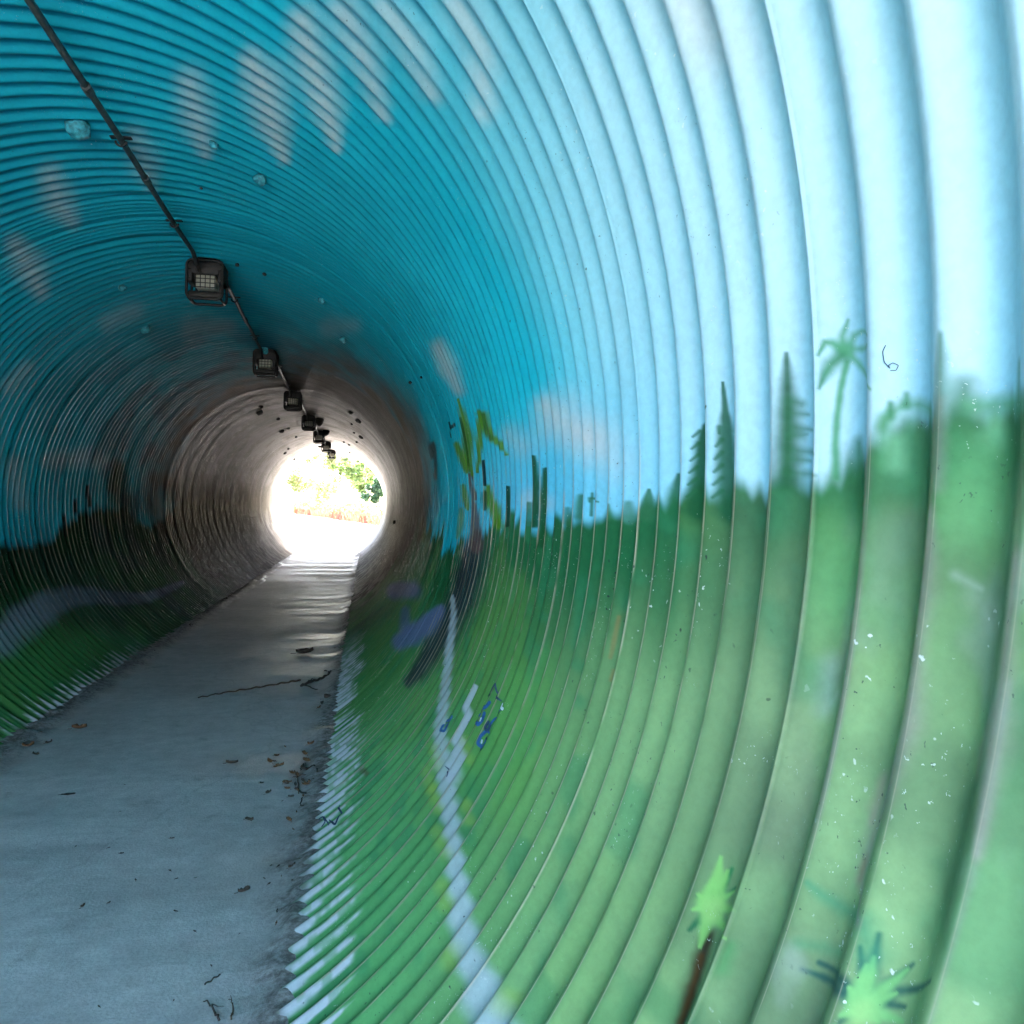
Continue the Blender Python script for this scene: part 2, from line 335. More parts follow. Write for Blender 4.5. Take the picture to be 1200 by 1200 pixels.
GREEN = (.10, .40, .13); DKGREEN = (.018, .12, .045); LEAFY = (.10, .26, .02)
STROKES = [   # (points (px, py, half width), colour, strength, softness)
    # clouds
    *[([(x, y, r*.8) for x, y, r in p], (.64, .60, .58), a*.9, 2.) for p, a in (
        ([(222, 100, 12), (230, 135, 15), (242, 178, 7)], .6), ([(296, 70, 10), (308, 100, 17), (320, 140, 16), (332, 190, 6)], .75),
        ([(352, 30, 12), (366, 72, 16), (380, 125, 15), (396, 172, 6)], .75), ([(405, 10, 14), (425, 60, 15), (447, 140, 8)], .65),
        ([(455, 5, 12), (478, 50, 16), (505, 110, 12)], .6), ([(540, 5, 16), (560, 60, 17), (572, 130, 12)], .6),
        ([(58, 205, 10), (68, 235, 14), (86, 262, 7)], .65), ([(18, 285, 8), (34, 312, 14), (48, 342, 8)], .7),
        ([(158, 162, 10), (170, 190, 13), (178, 218, 6)], .45), ([(128, 380, 8), (158, 366, 9)], .4), ([(225, 388, 10), (268, 384, 8)], .4),
        ([(385, 385, 9), (415, 382, 6)], .3), ([(30, 430, 7), (12, 452, 8)], .35), ([(60, 540, 7), (110, 536, 10), (135, 548, 7)], .45),
        ([(14, 545, 8), (22, 590, 8)], .45), ([(175, 560, 7), (190, 600, 7)], .4),
        ([(512, 408, 6), (522, 430, 8), (536, 458, 5)], .75), ([(640, 475, 12), (655, 490, 22), (690, 515, 18)], .85),
        ([(600, 510, 10), (612, 522, 12)], .4), ([(618, 585, 10), (640, 590, 8)], .55), ([(805, 5, 26), (835, 40, 26)], .8),
        ([(690, 510, 14), (720, 545, 16)], .35))],
    # big drooping tree painted across the pipe joint
    ([(553, 640, 14), (548, 672, 15), (540, 700, 15), (526, 726, 14), (508, 758, 13), (492, 782, 9), (478, 800, 5)], (.025, .03, .045), .88, .7),
    ([(550, 556, 1.5), (553, 585, 2.5), (557, 608, 5), (556, 640, 7)], (.12, .08, .08), .9, .5),
    ([(552, 552, 1.2), (558, 585, 1.5)], (.12, .08, .06), .9, .5),
    ([(537, 468, 1.2), (542, 490, 4), (547, 515, 6.5), (549, 540, 5), (553, 556, 2)], LEAFY, .95, .6),
    ([(541, 490, 1.5), (547, 520, 2.5), (549, 545, 2)], (.02, .09, .02), .8, .8),
    ([(535, 521, 3.5), (541, 537, 5), (546, 552, 3)], LEAFY, .95, .6),
    ([(562, 484, 4), (567, 489, 6), (570, 499, 6), (576, 512, 4.5), (585, 521, 3.5), (592, 533, 1)], LEAFY, .95, .6),
    ([(565, 487, 2), (568, 500, 2.5), (578, 514, 2)], (.02, .10, .02), .7, .8),
    ([(561, 492, 3.5), (561, 512, 3.5), (560, 535, 2.5), (560, 553, 1.5)], LEAFY, .95, .6),
    ([(567, 540, 1.2), (569, 552, 2), (570, 568, 1.6)], (.008, .02, .02), .95, .4),
    ([(571, 572, 4), (574, 584, 7), (579, 598, 7), (584, 615, 5)], LEAFY, .95, .6), ([(569, 578, 3), (566, 596, 2.5)], (.02, .06, .02), .9, .6),
    ([(543, 570, 3), (545, 586, 4), (547, 596, 2)], LEAFY, .9, .6), ([(541, 598, 3), (540, 616, 4), (536, 630, 2)], LEAFY, .7, .8),
    # cypresses
    ([(594, 571, 1.8), (593, 590, 2.2), (592, 615, 2.6)], (.008, .05, .02), .97, .4), ([(624, 535, 1.6), (624, 560, 3), (624, 615, 3.6)], (.012, .085, .028), .97, .45),
    ([(640, 549, 1.4), (640, 575, 3.2), (640, 640, 4.2)], (.012, .085, .028), .97, .45), ([(619, 590, 2), (618, 612, 3)], (.03, .14, .04), .8, .7),
    ([(683, 582, 3), (682, 605, 5)], (.03, .15, .06), .85, .7), ([(693, 578, 1), (694, 604, 1.4)], (.03, .15, .06), .85, .7),
    ([(694, 584, 1.5), (701, 588, 1)], (.03, .15, .06), .8, .7), ([(694, 584, 1.5), (688, 588, 1)], (.03, .15, .06), .8, .7),
    ([(735, 590, 3), (737, 604, 7)], (.04, .17, .07), .7, .8), ([(759, 574, 1.5), (760, 590, 5), (760, 604, 7)], (.03, .14, .06), .9, .6),
    ([(797, 555, 2), (795, 575, 7), (792, 600, 11)], (.02, .13, .05), .9, .7), ([(712, 592, 2), (713, 606, 4)], (.04, .17, .07), .7, .7),
    ([(665, 596, 2), (665, 612, 4)], (.03, .14, .06), .7, .7),
    # conifers
    ([(827, 476, 1.2), (826, 500, 3), (824, 520, 6.5), (824, 540, 7), (822, 565, 10), (819, 600, 13)], (.014, .095, .035), .95, .6),
    ([(847, 448, 1.2), (850, 480, 3), (852, 505, 7), (853, 535, 9), (855, 570, 12), (856, 600, 13)], (.018, .105, .045), .92, .65),
    ([(921, 414, 1.5), (921, 445, 5), (923, 480, 8), (924, 515, 10), (924, 560, 12)], (.013, .09, .03), .97, .6),
    *[([(926, y, 5), (940, y+d, 3.5), (x, y+2*d, 1.5)], (.035, .15, .06), .75, .9) for y, d, x in ((470, 3, 940), (484, 1, 948), (500, 2, 952), (511, -1, 946), (526, 3, 953), (538, 1, 950), (553, 2, 954))],
    *[([(820-k, 505+14*k, 2), (812-1.4*k, 512+14*k, 1.2)], (.02, .12, .045), .8, .7) for k in range(6)],
    *[([(846, 500+15*k, 2.5), (840-k, 508+15*k, 1.5)], (.02, .12, .05), .75, .7) for k in range(6)],
    # palm
    ([(993, 424, 3.2), (989, 440, 3), (985, 458, 3), (981, 490, 3.2), (979, 520, 3.6), (980, 560, 4.2)], (.10, .32, .16), .95, .5),
    ([(990, 413, 7), (995, 408, 6)], (.05, .20, .10), .95, .6), ([(988, 411, 4), (976, 402, 4.5), (967, 401, 3), (959, 416, 1.6)], (.09, .30, .15), .95, .6),
    ([(988, 415, 6), (974, 427, 6), (966, 440, 4.5), (960, 455, 1.6)], (.06, .23, .11), .95, .6),
    ([(988, 408, 3.5), (987, 394, 3.2), (994, 375, 1.5)], (.10, .32, .16), .9, .7), ([(995, 406, 4), (1001, 393, 3.5), (1010, 388, 2.2), (1016, 392, 1.5)], (.12, .36, .19), .85, .7),
    ([(998, 409, 3.5), (1010, 409, 3), (1016, 404, 1.5)], (.12, .36, .19), .85, .7), ([(996, 416, 3.5), (1008, 428, 4), (1015, 440, 3), (1020, 456, 1.5)], (.12, .38, .2), .9, .7),
    # near shrubs
    ([(1005, 520, 6), (1006, 545, 14), (1006, 590, 18)], (.035, .15, .06), .9, .8), ([(1060, 498, 7), (1066, 520, 14), (1064, 560, 18)], (.07, .24, .11), .8, .8),
    ([(1033, 500, 6), (1046, 484, 5), (1060, 474, 5), (1078, 474, 6), (1092, 486, 6)], (.09, .28, .13), .85, .8), ([(1044, 473, 3), (1043, 488, 4)], (.06, .22, .10), .9, .6),
    ([(1063, 462, 3), (1062, 476, 4)], (.08, .26, .12), .85, .6), ([(1036, 490, 5), (1034, 540, 8)], (.08, .26, .11), .8, .8),
    ([(1103, 392, 3), (1102, 430, 7), (1101, 470, 12), (1100, 520, 14)], (.04, .16, .065), .85, .9),
    ([(1131, 452, 10), (1128, 480, 16), (1116, 540, 20)], (.035, .14, .055), .9, .8), ([(1140, 476, 8), (1165, 474, 9), (1198, 470, 10)], (.10, .30, .14), .85, .8),
    ([(1192, 430, 6), (1195, 480, 10)], (.07, .24, .10), .8, .8),
    ([(1052, 520, 8), (1050, 545, 8)], (.22, .50, .28), .6, .8), ([(1166, 498, 10), (1172, 512, 12)], (.24, .55, .30), .7, .8),
    ([(1148, 600, 30), (1158, 540, 24)], (.16, .44, .18), .6, .9), ([(1000, 640, 26), (990, 700, 30)], (.17, .46, .18), .5, .9),
    # aloes in the foreground
    ([(831, 1096, 6), (824, 1120, 8), (812, 1160, 9), (800, 1198, 9)], (.035, .022, .016), .95, .5),
    ([(822, 1120, 3), (808, 1170, 4), (798, 1198, 4)], (.11, .05, .015), .7, .7),
    *[([(835, 1062, 6), p], c, .95, .4) for p, c in (
        ((822, 1082, 2), (.02, .13, .06)), ((808, 1090, 2), (.02, .13, .06)), ((818, 1050, 2), (.03, .14, .08)), ((862, 1040, 2), (.02, .14, .06)), ((858, 1018, 2), (.03, .2, .07)))],
    *[([(835, 1060, 7), ((835+x)/2, (1060+y)/2, 5), (x, y, 1.6)], (.23, .50, .14), .95, .4) for x, y in (
        (845, 1004, ), (830, 1024), (853, 1020), (860, 1045), (858, 1066), (850, 1100), (820, 1110), (812, 1066), (818, 1048))],
    ([(836, 1062, 9), (838, 1075, 8)], (.32, .56, .18), .8, .7),
    *[([(1016, 1178, 9), ((1016+x)/2, (1178+y)/2-3, 6), (x, y, 3)], (.018, .10, .09), .85, .5) for x, y in (
        (1030, 1095), (1008, 1110), (960, 1128), (940, 1136), (1070, 1130), (1090, 1150), (1060, 1180), (985, 1198))],
    *[([(1012, 1180, 8), ((1012+x)/2, (1180+y)/2, 6.5), (x, y, 2.6)], (.22, .50, .18), .95, .4) for x, y in (
        (1006, 1125), (1024, 1122), (1064, 1136), (1050, 1164), (1058, 1198), (995, 1157), (985, 1190), (1030, 1198))],
    ([(1008, 1182, 10), (1010, 1198, 10)], (.33, .56, .20), .8, .7),
    ([(946, 1034, 3), (965, 1050, 5), (990, 1066, 6), (1012, 1082, 9), (1020, 1120, 10)], (.05, .26, .14), .7, .9),
    ([(936, 1106, 5), (965, 1110, 5), (985, 1118, 6)], (.06, .28, .14), .5, .9), ([(852, 1105, 4), (850, 1140, 6)], (.06, .32, .10), .5, .9),
    # greyish dirt rubbed along the nearest ribs
    ([(1090, 600, 4), (1088, 640, 6), (1081, 700, 9), (1074, 760, 7), (1064, 850, 8), (1042, 920, 12), (1024, 980, 9), (1010, 1030, 6), (1005, 1080, 4)], (.36, .33, .28), .85, 1.2),
    ([(1190, 660, 9), (1182, 720, 8), (1174, 800, 9), (1162, 870, 12), (1154, 930, 8), (1144, 1000, 5)], (.36, .33, .28), .85, 1.2),
    ([(1102, 470, 4), (1103, 520, 5), (1099, 570, 5)], (.30, .30, .27), .45, 1.1),
    ([(1182, 800, 3), (1150, 983, 4), (1110, 1127, 3), (1090, 1197, 3)], (.34, .33, .30), .35, 1.), ([(975, 780, 8), (968, 830, 7), (980, 815, 5)], (.42, .52, .46), .5, 1.2),
    ([(1120, 674, 3), (1134, 682, 3), (1150, 690, 2)], (.45, .52, .46), .4, 1.4), ([(1146, 700, 9), (1160, 730, 10)], (.36, .42, .36), .4, 1.2),
    ([(890, 640, 6), (896, 650, 5)], (.35, .45, .42), .5, 1.1), ([(1060, 620, 10), (1055, 680, 14), (1045, 740, 12)], (.14, .27, .16), .45, 1.1),
    ([(723, 722, 1.5), (721, 745, 2), (718, 772, 1.5)], (.34, .16, .06), .4, 1.), ([(718, 785, 1.5), (717, 798, 1.5)], (.34, .16, .06), .4, 1.),
    ([(1013, 1008, 4), (1009, 1030, 5)], (.24, .14, .09), .55, 1.), ([(1036, 915, 6), (1028, 945, 7), (1022, 962, 4)], (.46, .34, .28), .6, 1.1),
    ([(1160, 838, 6), (1150, 880, 9), (1146, 905, 5)], (.44, .34, .28), .55, 1.2), ([(424, 902, 4), (429, 906, 3)], (.12, .08, .05), .6, .9),
    # pale painted path, right wall
    ([(531, 700, 5), (530, 722, 8), (527, 755, 9), (522, 790, 9), (520, 820, 9), (514, 850, 9), (514, 875, 10), (520, 900, 11), (526, 935, 10), (532, 975, 8),
      (536, 1015, 8), (543, 1070, 9), (550, 1110, 11), (559, 1150, 12), (576, 1198, 16)], (.42, .50, .54), .8, .55),
    ([(554, 803, 2.5), (549, 820, 4), (544, 840, 5), (540, 862, 6), (534, 890, 8), (532, 910, 8)], (.43, .50, .54), .9, .35),
    *[([(x, y, w), (x+4, y+22, w)], (.30, .45, .08), .4, .9) for x, y, w in ((508, 875, 6), (508, 925, 6), (514, 975, 7), (545, 868, 5), (522, 1040, 8), (528, 1110, 9), (590, 1165, 12), (545, 940, 5), (498, 900, 6))],
    ([(462, 692, 10), (480, 690, 9)], (.13, .17, .34), .8, .5), ([(475, 715, 5), (474, 735, 6)], (.12, .16, .32), .7, .6),
    ([(468, 752, 9), (485, 742, 11), (503, 728, 10), (515, 715, 6)], (.15, .19, .38), .85, .5),
    ([(640, 770, 12), (622, 850, 14), (600, 950, 18)], (.13, .38, .07), .25, 1.), ([(600, 800, 20), (575, 900, 26)], (.12, .42, .10), .3, 1.),
    # pale painted path, left wall
    ([(8, 748, 14), (28, 728, 16), (52, 712, 15), (78, 701, 11), (105, 698, 9), (140, 701, 8), (172, 701, 7), (195, 692, 6), (215, 682, 4)], (.24, .30, .40), .75, .5),
    ([(40, 780, 26), (70, 770, 24), (110, 750, 18), (160, 750, 14)], (.05, .26, .07), .7, 1.),
    ([(140, 548, 8), (138, 575, 12), (150, 605, 16)], (.012, .07, .015), .85, .9), ([(138, 550, 4), (132, 570, 6)], (.02, .12, .02), .8, .9),
    ([(103, 570, 2), (104, 592, 3)], (.01, .03, .015), .9, .5), ([(88, 588, 2.5), (87, 600, 3)], (.01, .03, .015), .9, .5), ([(75, 606, 3), (76, 625, 4)], (.01, .03, .015), .9, .5),
    # old graffiti patches further in, and a teal glow by the mouth
    ([(268, 505, 12), (266, 545, 14)], (.26, .24, .05), .5, .8), ([(243, 530, 8), (242, 560, 8)], (.22, .22, .06), .45, .8), ([(486, 600, 4), (490, 612, 6)], (.20, .19, .04), .6, .7),
    ([(497, 600, 3), (494, 630, 4)], (.16, .15, .03), .5, .7), ([(508, 520, 2), (510, 560, 2)], (.05, .04, .03), .8, .6), ([(504, 522, 3), (507, 536, 2)], (.04, .03, .02), .8, .6),
    ([(532, 498, 2), (527, 502, 1.5)], (.01, .03, .04), .9, .5), ([(527, 495, 1), (529, 512, 1)], (.01, .03, .04), .9, .5),
    ([(330, 555, 6), (333, 600, 6)], (.20, .42, .32), .5, .9),  # glow of the far mouth painted onto the wall
]

def prep(st):
    pts, col, a, soft = st
    q = np.array([on_steel(p[0], p[1]) for p in pts]); w = np.array([p[2] for p in pts], float)
    xs = [p[0] for p in pts]
    if max(xs)-min(xs) <= 6 and min(xs) > 560 and q[:, 0].max() < 2.6:      # upright stroke: stays on one rib
        u = np.median(phase(q[:, 0], q[:, 1])); q[:, 0] = Y0+P*u+CR*(q[:, 1]-PI/2)
    # brush footprint: one rib face is seen more square-on than the pipe as a whole
    x, y = np.mean([p[0] for p in pts]), np.mean([p[1] for p in pts])
    a0 = on_wall(x, y, 1.01); ax = on_wall(x+2, y, 1.01); ay = on_wall(x, y+2, 1.01)
    J = np.array([[ax[0]-a0[0], ay[0]-a0[0]], [ax[1]-a0[1], ay[1]-a0[1]]])/2.
    if q[:, 0].mean() < .72 and len(pts) > 1: soft = soft*2.1
    dc = math.hypot(math.sin(a0[1])-CX, math.cos(a0[1])-CZ)
    f = 1/(1+.36*a0[0]/dc) if ends(np.array([a0[0]]))[0] < .5 else 1
    k = min(max(w.mean()*2*abs(J[0]).max()/P-.3, 0), 1)
    J[0] *= f+(1-f)*k
    return q, w, col, a, soft, np.linalg.inv(J)
PREP = [prep(s) for s in STROKES]

def mural(Y, ph):
    """wall position (units of R, radians from the crown, right positive) -> rgb"""
    h = np.cos(ph); right = ph > 0
    fr = np.mod(phase(Y, ph)+.5, 1)-.5
    FACE = np.maximum(ss(-.42, -.25, fr)*ss(.2, .05, fr), ends(Y)*.8)
    shp = Y.shape
    n1 = fbm(Y*3, ph*5, 1, 4); n2 = fbm(Y*11, ph*14, 11, 3); n3 = fbm(Y*1.2, ph*2.2, 21, 3)
    def mix(c, col, a): return c+(np.array(col, float)-c)*a[..., None]
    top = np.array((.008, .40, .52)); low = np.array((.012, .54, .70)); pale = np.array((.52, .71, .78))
    c = np.empty(shp+(3,)); c[:] = top
    c = mix(c, low, ss(.75, .05, h)*np.where(right, 1, .75))
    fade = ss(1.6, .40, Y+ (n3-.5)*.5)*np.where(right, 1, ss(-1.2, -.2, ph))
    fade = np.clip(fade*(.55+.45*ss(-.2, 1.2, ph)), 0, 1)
    fade = fade*(.74+.26*np.maximum(ss(-.5, -.24, fr)*ss(.22, .06, fr), ends(Y)))   # paleness is full on the rib faces, weaker in the troughs
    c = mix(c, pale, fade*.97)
    c = mix(c, (.16, .52, .80), ss(.22, .0, h)*ss(3.4, 1.6, Y)*right*(1-fade)*.6)
    vk = ss(.34, .47, np.abs(fr))*(1-ends(Y))*ss(.5, 1.5, Y)               # shade in the rib troughs, painted darker into the colour
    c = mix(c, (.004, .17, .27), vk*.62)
    # green ground under the painted skyline
    sky = np.where(right, np.interp(Y, SKY_R[:, 0], SKY_R[:, 1]), -np.interp(Y, SKY_L[:, 0], -SKY_L[:, 1]))
    dn = np.abs(ph)-np.abs(sky)                       # >0 below the skyline
    lq = np.log(np.maximum(Y, .2))
    jit = ((fbm(lq*26, ph*3, 31, 3)-.5)*.040+(vnoise(lq*95, ph*9, 37)-.5)*.018)*Y
    dn = dn+jit*np.where(right, 1, .4)
    soft = np.where(right, np.interp(Y, [.3, .55, .9, 2], [.022, .018, .010, .0055])*Y+.0015, .006*Y)
    near = ss(1.6, .4, Y)
    g = np.empty(shp+(3,)); g[:] = DKGREEN
    mid = np.array((.08, .25, .07)); lite = np.array((.265, .42, .19))
    g = mix(g, mid, ss(.06, .42, dn+(n1-.5)*.22))
    g = mix(g, lite, near*ss(.02, .22, dn+(n1-.5)*.2))
    g = mix(g, (.11, .37, .13), ss(.35, .8, dn)*(1-near)*ss(3.6, 2.2, Y))
    g = mix(g, (.03, .20, .09), ss(.52, .68, n2)*.45)
    g = mix(g, (.14, .30, .06), ss(.55, .75, n1)*.2*right)
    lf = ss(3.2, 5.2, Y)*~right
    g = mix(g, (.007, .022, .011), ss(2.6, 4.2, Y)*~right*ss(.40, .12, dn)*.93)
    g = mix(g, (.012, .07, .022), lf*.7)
    gr = ss(.45, .68, fbm(Y*7, ph*6, 141, 4))*ss(.95, .5, Y)*right
    g = mix(g, (.09, .155, .085), gr*.65)
    g = mix(g, (.20, .19, .15), ss(.56, .74, fbm(Y*10, ph*5, 151, 4))*ss(.72, .42, Y)*right*ss(1.2, .1, dn)*.55)
    g = mix(g, (.02, .09, .035), vk*.5)  # same painted trough shade on the green
    m = ss(-soft, soft, dn)
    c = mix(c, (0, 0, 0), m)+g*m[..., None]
    # traced strokes
    for q, w, col, al, sf, Ji in PREP:
        pad = w.max()*(1+sf)+3
        ex = np.abs(np.linalg.inv(Ji))@np.array([pad, pad])
        y0, y1 = q[:, 0].min()-ex[0], q[:, 0].max()+ex[0]; p0, p1 = q[:, 1].min()-ex[1], q[:, 1].max()+ex[1]
        rows = np.where((Y.max(1) > y0-.05) & (Y.min(1) < y1+.05))[0]; cols = np.where((ph[0] > p0) & (ph[0] < p1))[0]
        if not len(rows) or not len(cols): continue
        sl = (slice(rows[0], rows[-1]+1), slice(cols[0], cols[-1]+1))
        yy, pp = Y[sl], ph[sl]
        best = np.full(yy.shape, -1e9)
        for (a0, a1, wa, wb) in zip(q, q[1:], w, w[1:]):
            A = Ji@(a1-a0); L2 = A@A+1e-9
            bx = Ji[0, 0]*(yy-a0[0])+Ji[0, 1]*(pp-a0[1]); by = Ji[1, 0]*(yy-a0[0])+Ji[1, 1]*(pp-a0[1])
            t = np.clip((bx*A[0]+by*A[1])/L2, 0, 1)
            dd = np.hypot(bx-t*A[0], by-t*A[1]); ww = wa+(wb-wa)*t
            wob = 1+.3*(vnoise(bx/9+50, by/9+50, 41)-.5)
            best = np.maximum(best, (ww*wob-dd)/(np.maximum(ww, 1.)*sf))
        k = ss(-1, 1, best)*al
        if sf == 2.: k = k*(.3+.7*FACE[sl])
        c[sl] = mix(c[sl], col, k)
    # the mural stops a few metres in: bare galvanised steel after it
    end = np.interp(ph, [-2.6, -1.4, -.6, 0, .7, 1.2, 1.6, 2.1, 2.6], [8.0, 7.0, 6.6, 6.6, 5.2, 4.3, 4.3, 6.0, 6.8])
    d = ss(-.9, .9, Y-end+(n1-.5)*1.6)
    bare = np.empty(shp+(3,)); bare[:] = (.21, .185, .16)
    bare = mix(bare, (.30, .275, .25), ss(7, 11, Y+(n3-.5)*2))  # brightening towards the lit mouth, put into the steel colour
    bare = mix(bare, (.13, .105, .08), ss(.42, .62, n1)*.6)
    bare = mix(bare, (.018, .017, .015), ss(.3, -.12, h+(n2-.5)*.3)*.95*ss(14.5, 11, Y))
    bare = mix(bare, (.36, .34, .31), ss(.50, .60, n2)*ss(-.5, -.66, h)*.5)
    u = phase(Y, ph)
    bare = bare*(.62+.55*vnoise(u*.22, 0*u+.5, 161)+.35*(vnoise(u*.9, ph*.8, 165)-.5))[..., None]     # tone differs at random from ring to ring
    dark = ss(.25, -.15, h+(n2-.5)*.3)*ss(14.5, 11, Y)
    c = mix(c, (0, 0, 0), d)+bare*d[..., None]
    c = mix(c, (.03, .05, .06), ss(3.2, 6.2, Y)*(1-d)*(.35+.4*ss(.35, .65, n1)))  # tunnel dimness painted over the inner end of the mural
    return np.clip(c, 0, 1), d*(1-dark)

# ------------------------------------------------------------------ the pipe
def pos(Y, ph, off=0.):
    r = radius(Y, ph)-off
    return np.stack([np.sin(ph)*r*R, Y*R, np.cos(ph)*r*R], -1)

L = JOINTS[-1]
tunnel = empty('culvert_tunnel', (0, 0, ZF*R), 'round corrugated steel tunnel painted inside with blue sky and green landscape mural', 'tunnel')
LIM = 2.76
def wear(Y, ph, c):
    h = np.cos(ph); u = phase(Y, ph); fr = np.mod(u+.5, 1)-.5
    w = 1-ends(Y)
    n = fbm(Y*9, ph*16, 61, 3); n2 = fbm(Y*30, ph*40, 65, 2)
    # rubbed crest of each rib, its glint painted in as pale gold
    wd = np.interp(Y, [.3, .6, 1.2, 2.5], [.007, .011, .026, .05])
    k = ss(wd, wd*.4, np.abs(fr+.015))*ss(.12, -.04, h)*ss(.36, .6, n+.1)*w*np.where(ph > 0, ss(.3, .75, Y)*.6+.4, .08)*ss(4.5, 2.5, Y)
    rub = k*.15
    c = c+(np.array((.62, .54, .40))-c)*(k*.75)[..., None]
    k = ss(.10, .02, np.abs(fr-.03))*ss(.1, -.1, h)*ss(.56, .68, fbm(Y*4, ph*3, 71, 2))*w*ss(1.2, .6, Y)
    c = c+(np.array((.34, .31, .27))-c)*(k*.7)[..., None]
    # scuffed dusty patches on the near lower wall
    k = ss(.58, .72, fbm(Y*14, ph*9, 73, 4))*ss(.05, -.2, h)*ss(.75, .45, Y)*(ph > 0)
    c = c+(np.array((.34, .40, .34))-c)*(k*.55)[..., None]
    # bare whitish feet of the ribs above the walkway
    edge = -.86+np.where(ph > 0, .088, .05)+(n-.5)*.07+(vnoise(u*1.0+.5, ph*0+3, 77)-.5)*.03
    edge = edge-.42*np.abs(fr+.13)+.02
    k = ss(edge+.014, edge-.014, h)*(.35+.75*ss(.3, .6, n2))*ss(5.5, 3.5, Y)
    k = k*ss(.20, .09, np.abs(fr+.13))*.9
    c = c+(np.array((.58, .62, .66))-c)*(np.clip(k*1.3, 0, .95))[..., None]
    # grime line right at the walkway
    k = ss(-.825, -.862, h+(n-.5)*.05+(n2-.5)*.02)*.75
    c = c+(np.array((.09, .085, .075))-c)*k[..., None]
    return c, rub

def pipe_part(y0, y1, step, phs, tname='pipe_section'):
    Ys = step if hasattr(step, '__len__') else np.linspace(y0, y1, int(round((y1-y0)/step))+1)
    Y, ph = np.meshgrid(Ys, phs, indexing='ij')
    Y = Y+CR*(ph-PI/2)*(ss(JOINTS[0]+.2, JOINTS[0]+.8, Ys)*ss(.2, .8, np.abs(Ys-JOINTS[1]))*ss(L-.25, L-.85, Ys))[:, None]   # rows run along the helix
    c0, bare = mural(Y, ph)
    c0, rub = wear(Y, ph, c0)
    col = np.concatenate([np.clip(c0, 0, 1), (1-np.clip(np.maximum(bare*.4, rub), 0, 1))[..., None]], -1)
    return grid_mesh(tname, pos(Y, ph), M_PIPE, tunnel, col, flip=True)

ph_near = np.concatenate([np.linspace(-LIM, .2, 190)[:-1], np.linspace(.2, .85, 150)[:-1], np.linspace(.85, 2.55, 1560)[:-1], np.linspace(2.55, LIM, 60)])
y_near = np.concatenate([np.linspace(JOINTS[0], .27, 130)[:-1], np.linspace(.27, .55, 370)[:-1], np.linspace(.55, .95, 270)[:-1], np.linspace(.95, 1.3, 170)[:-1], np.linspace(1.3, JOINTS[1], 340)])
ph_far = np.linspace(-LIM, LIM, 330)
offs = Vector((0, 0, -ZF*R))
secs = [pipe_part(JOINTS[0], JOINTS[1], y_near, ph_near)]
for a, b in zip(JOINTS[1:], JOINTS[2:]):
    secs.append(pipe_part(a, b, P/(11 if a < 7 else 9), ph_far))
for s in secs: s.location = offs
secs[0]['label'] = 'brightly lit near pipe length with pale sky, palms and conifers'
secs[1]['label'] = 'darker blue pipe length with hills and dark green meadow'
secs[2]['label'] = 'darkened grey pipe length with faint old graffiti'
secs[3]['label'] = 'bright bare grey pipe length at the far mouth'

# painted-over bolt lumps sticking out of the crown
def lump(px, py, s, mat, h=1.):
    y, ph = on_wall(px, py, .992)
    bm = bmesh.new()
    bmesh.ops.create_icosphere(bm, subdivisions=2, radius=1)
    rad = s*y/F*R
    for v in bm.verts:
        n = mnoise.noise(v.co*1.7+Vector((px, py, 0)))
        v.co = v.co*(1+.35*n); v.co.z *= .9*h
        if abs(v.co.z) < .5: v.co *= 1.1
    for v in bm.verts: v.co = Vector((v.co.x*rad, v.co.y*rad, v.co.z*rad))
    ax = Vector((math.sin(ph), 0, math.cos(ph)))
    rot = Vector((0, 0, 1)).rotation_difference(ax).to_matrix()
    cpt = Vector((math.sin(ph)*R*.99, y*R, math.cos(ph)*R*.99))
    for v in bm.verts: v.co = rot@v.co+cpt
    o = obj('grout_plug', bm, mat, tunnel); o.location = offs
    return o
for px, py, s in ((91, 151, 12), (250, 169, 5), (305, 210, 7), (170, 386, 5), (143, 337, 4), (377, 352, 4), (402, 398, 4)):
    lump(px, py, s, M_PLUG)
for px, py, s in ((304, 483, 3.6), (306, 477, 2), (326, 491, 1.8), (330, 505, 2.6), (338, 502, 1.4), (347, 512, 1.4), (334, 531, 1.6), (345, 538, 1.2),
                  (420, 493, 3.2), (411, 483, 2), (412, 497, 1.3), (415, 507, 1.3), (423, 512, 2.4), (418, 518, 1.4), (409, 521, 1.5), (403, 518, 1.2),
                  (410, 530, 1.3), (375, 523, 2.), (338, 526, 1.2), (462, 612, 2), (481, 448, 2), (494, 442, 1.5), (310, 321, 2), (278, 310, 2.2), (236, 220, 1.5)):
    lump(px, py, s, M_PLUGDARK)
for px, py, s in ((375, 491, 4.2), (382.5, 505, 3.4)):
    lump(px, py, s, M_PLUGDARK, 2.2)

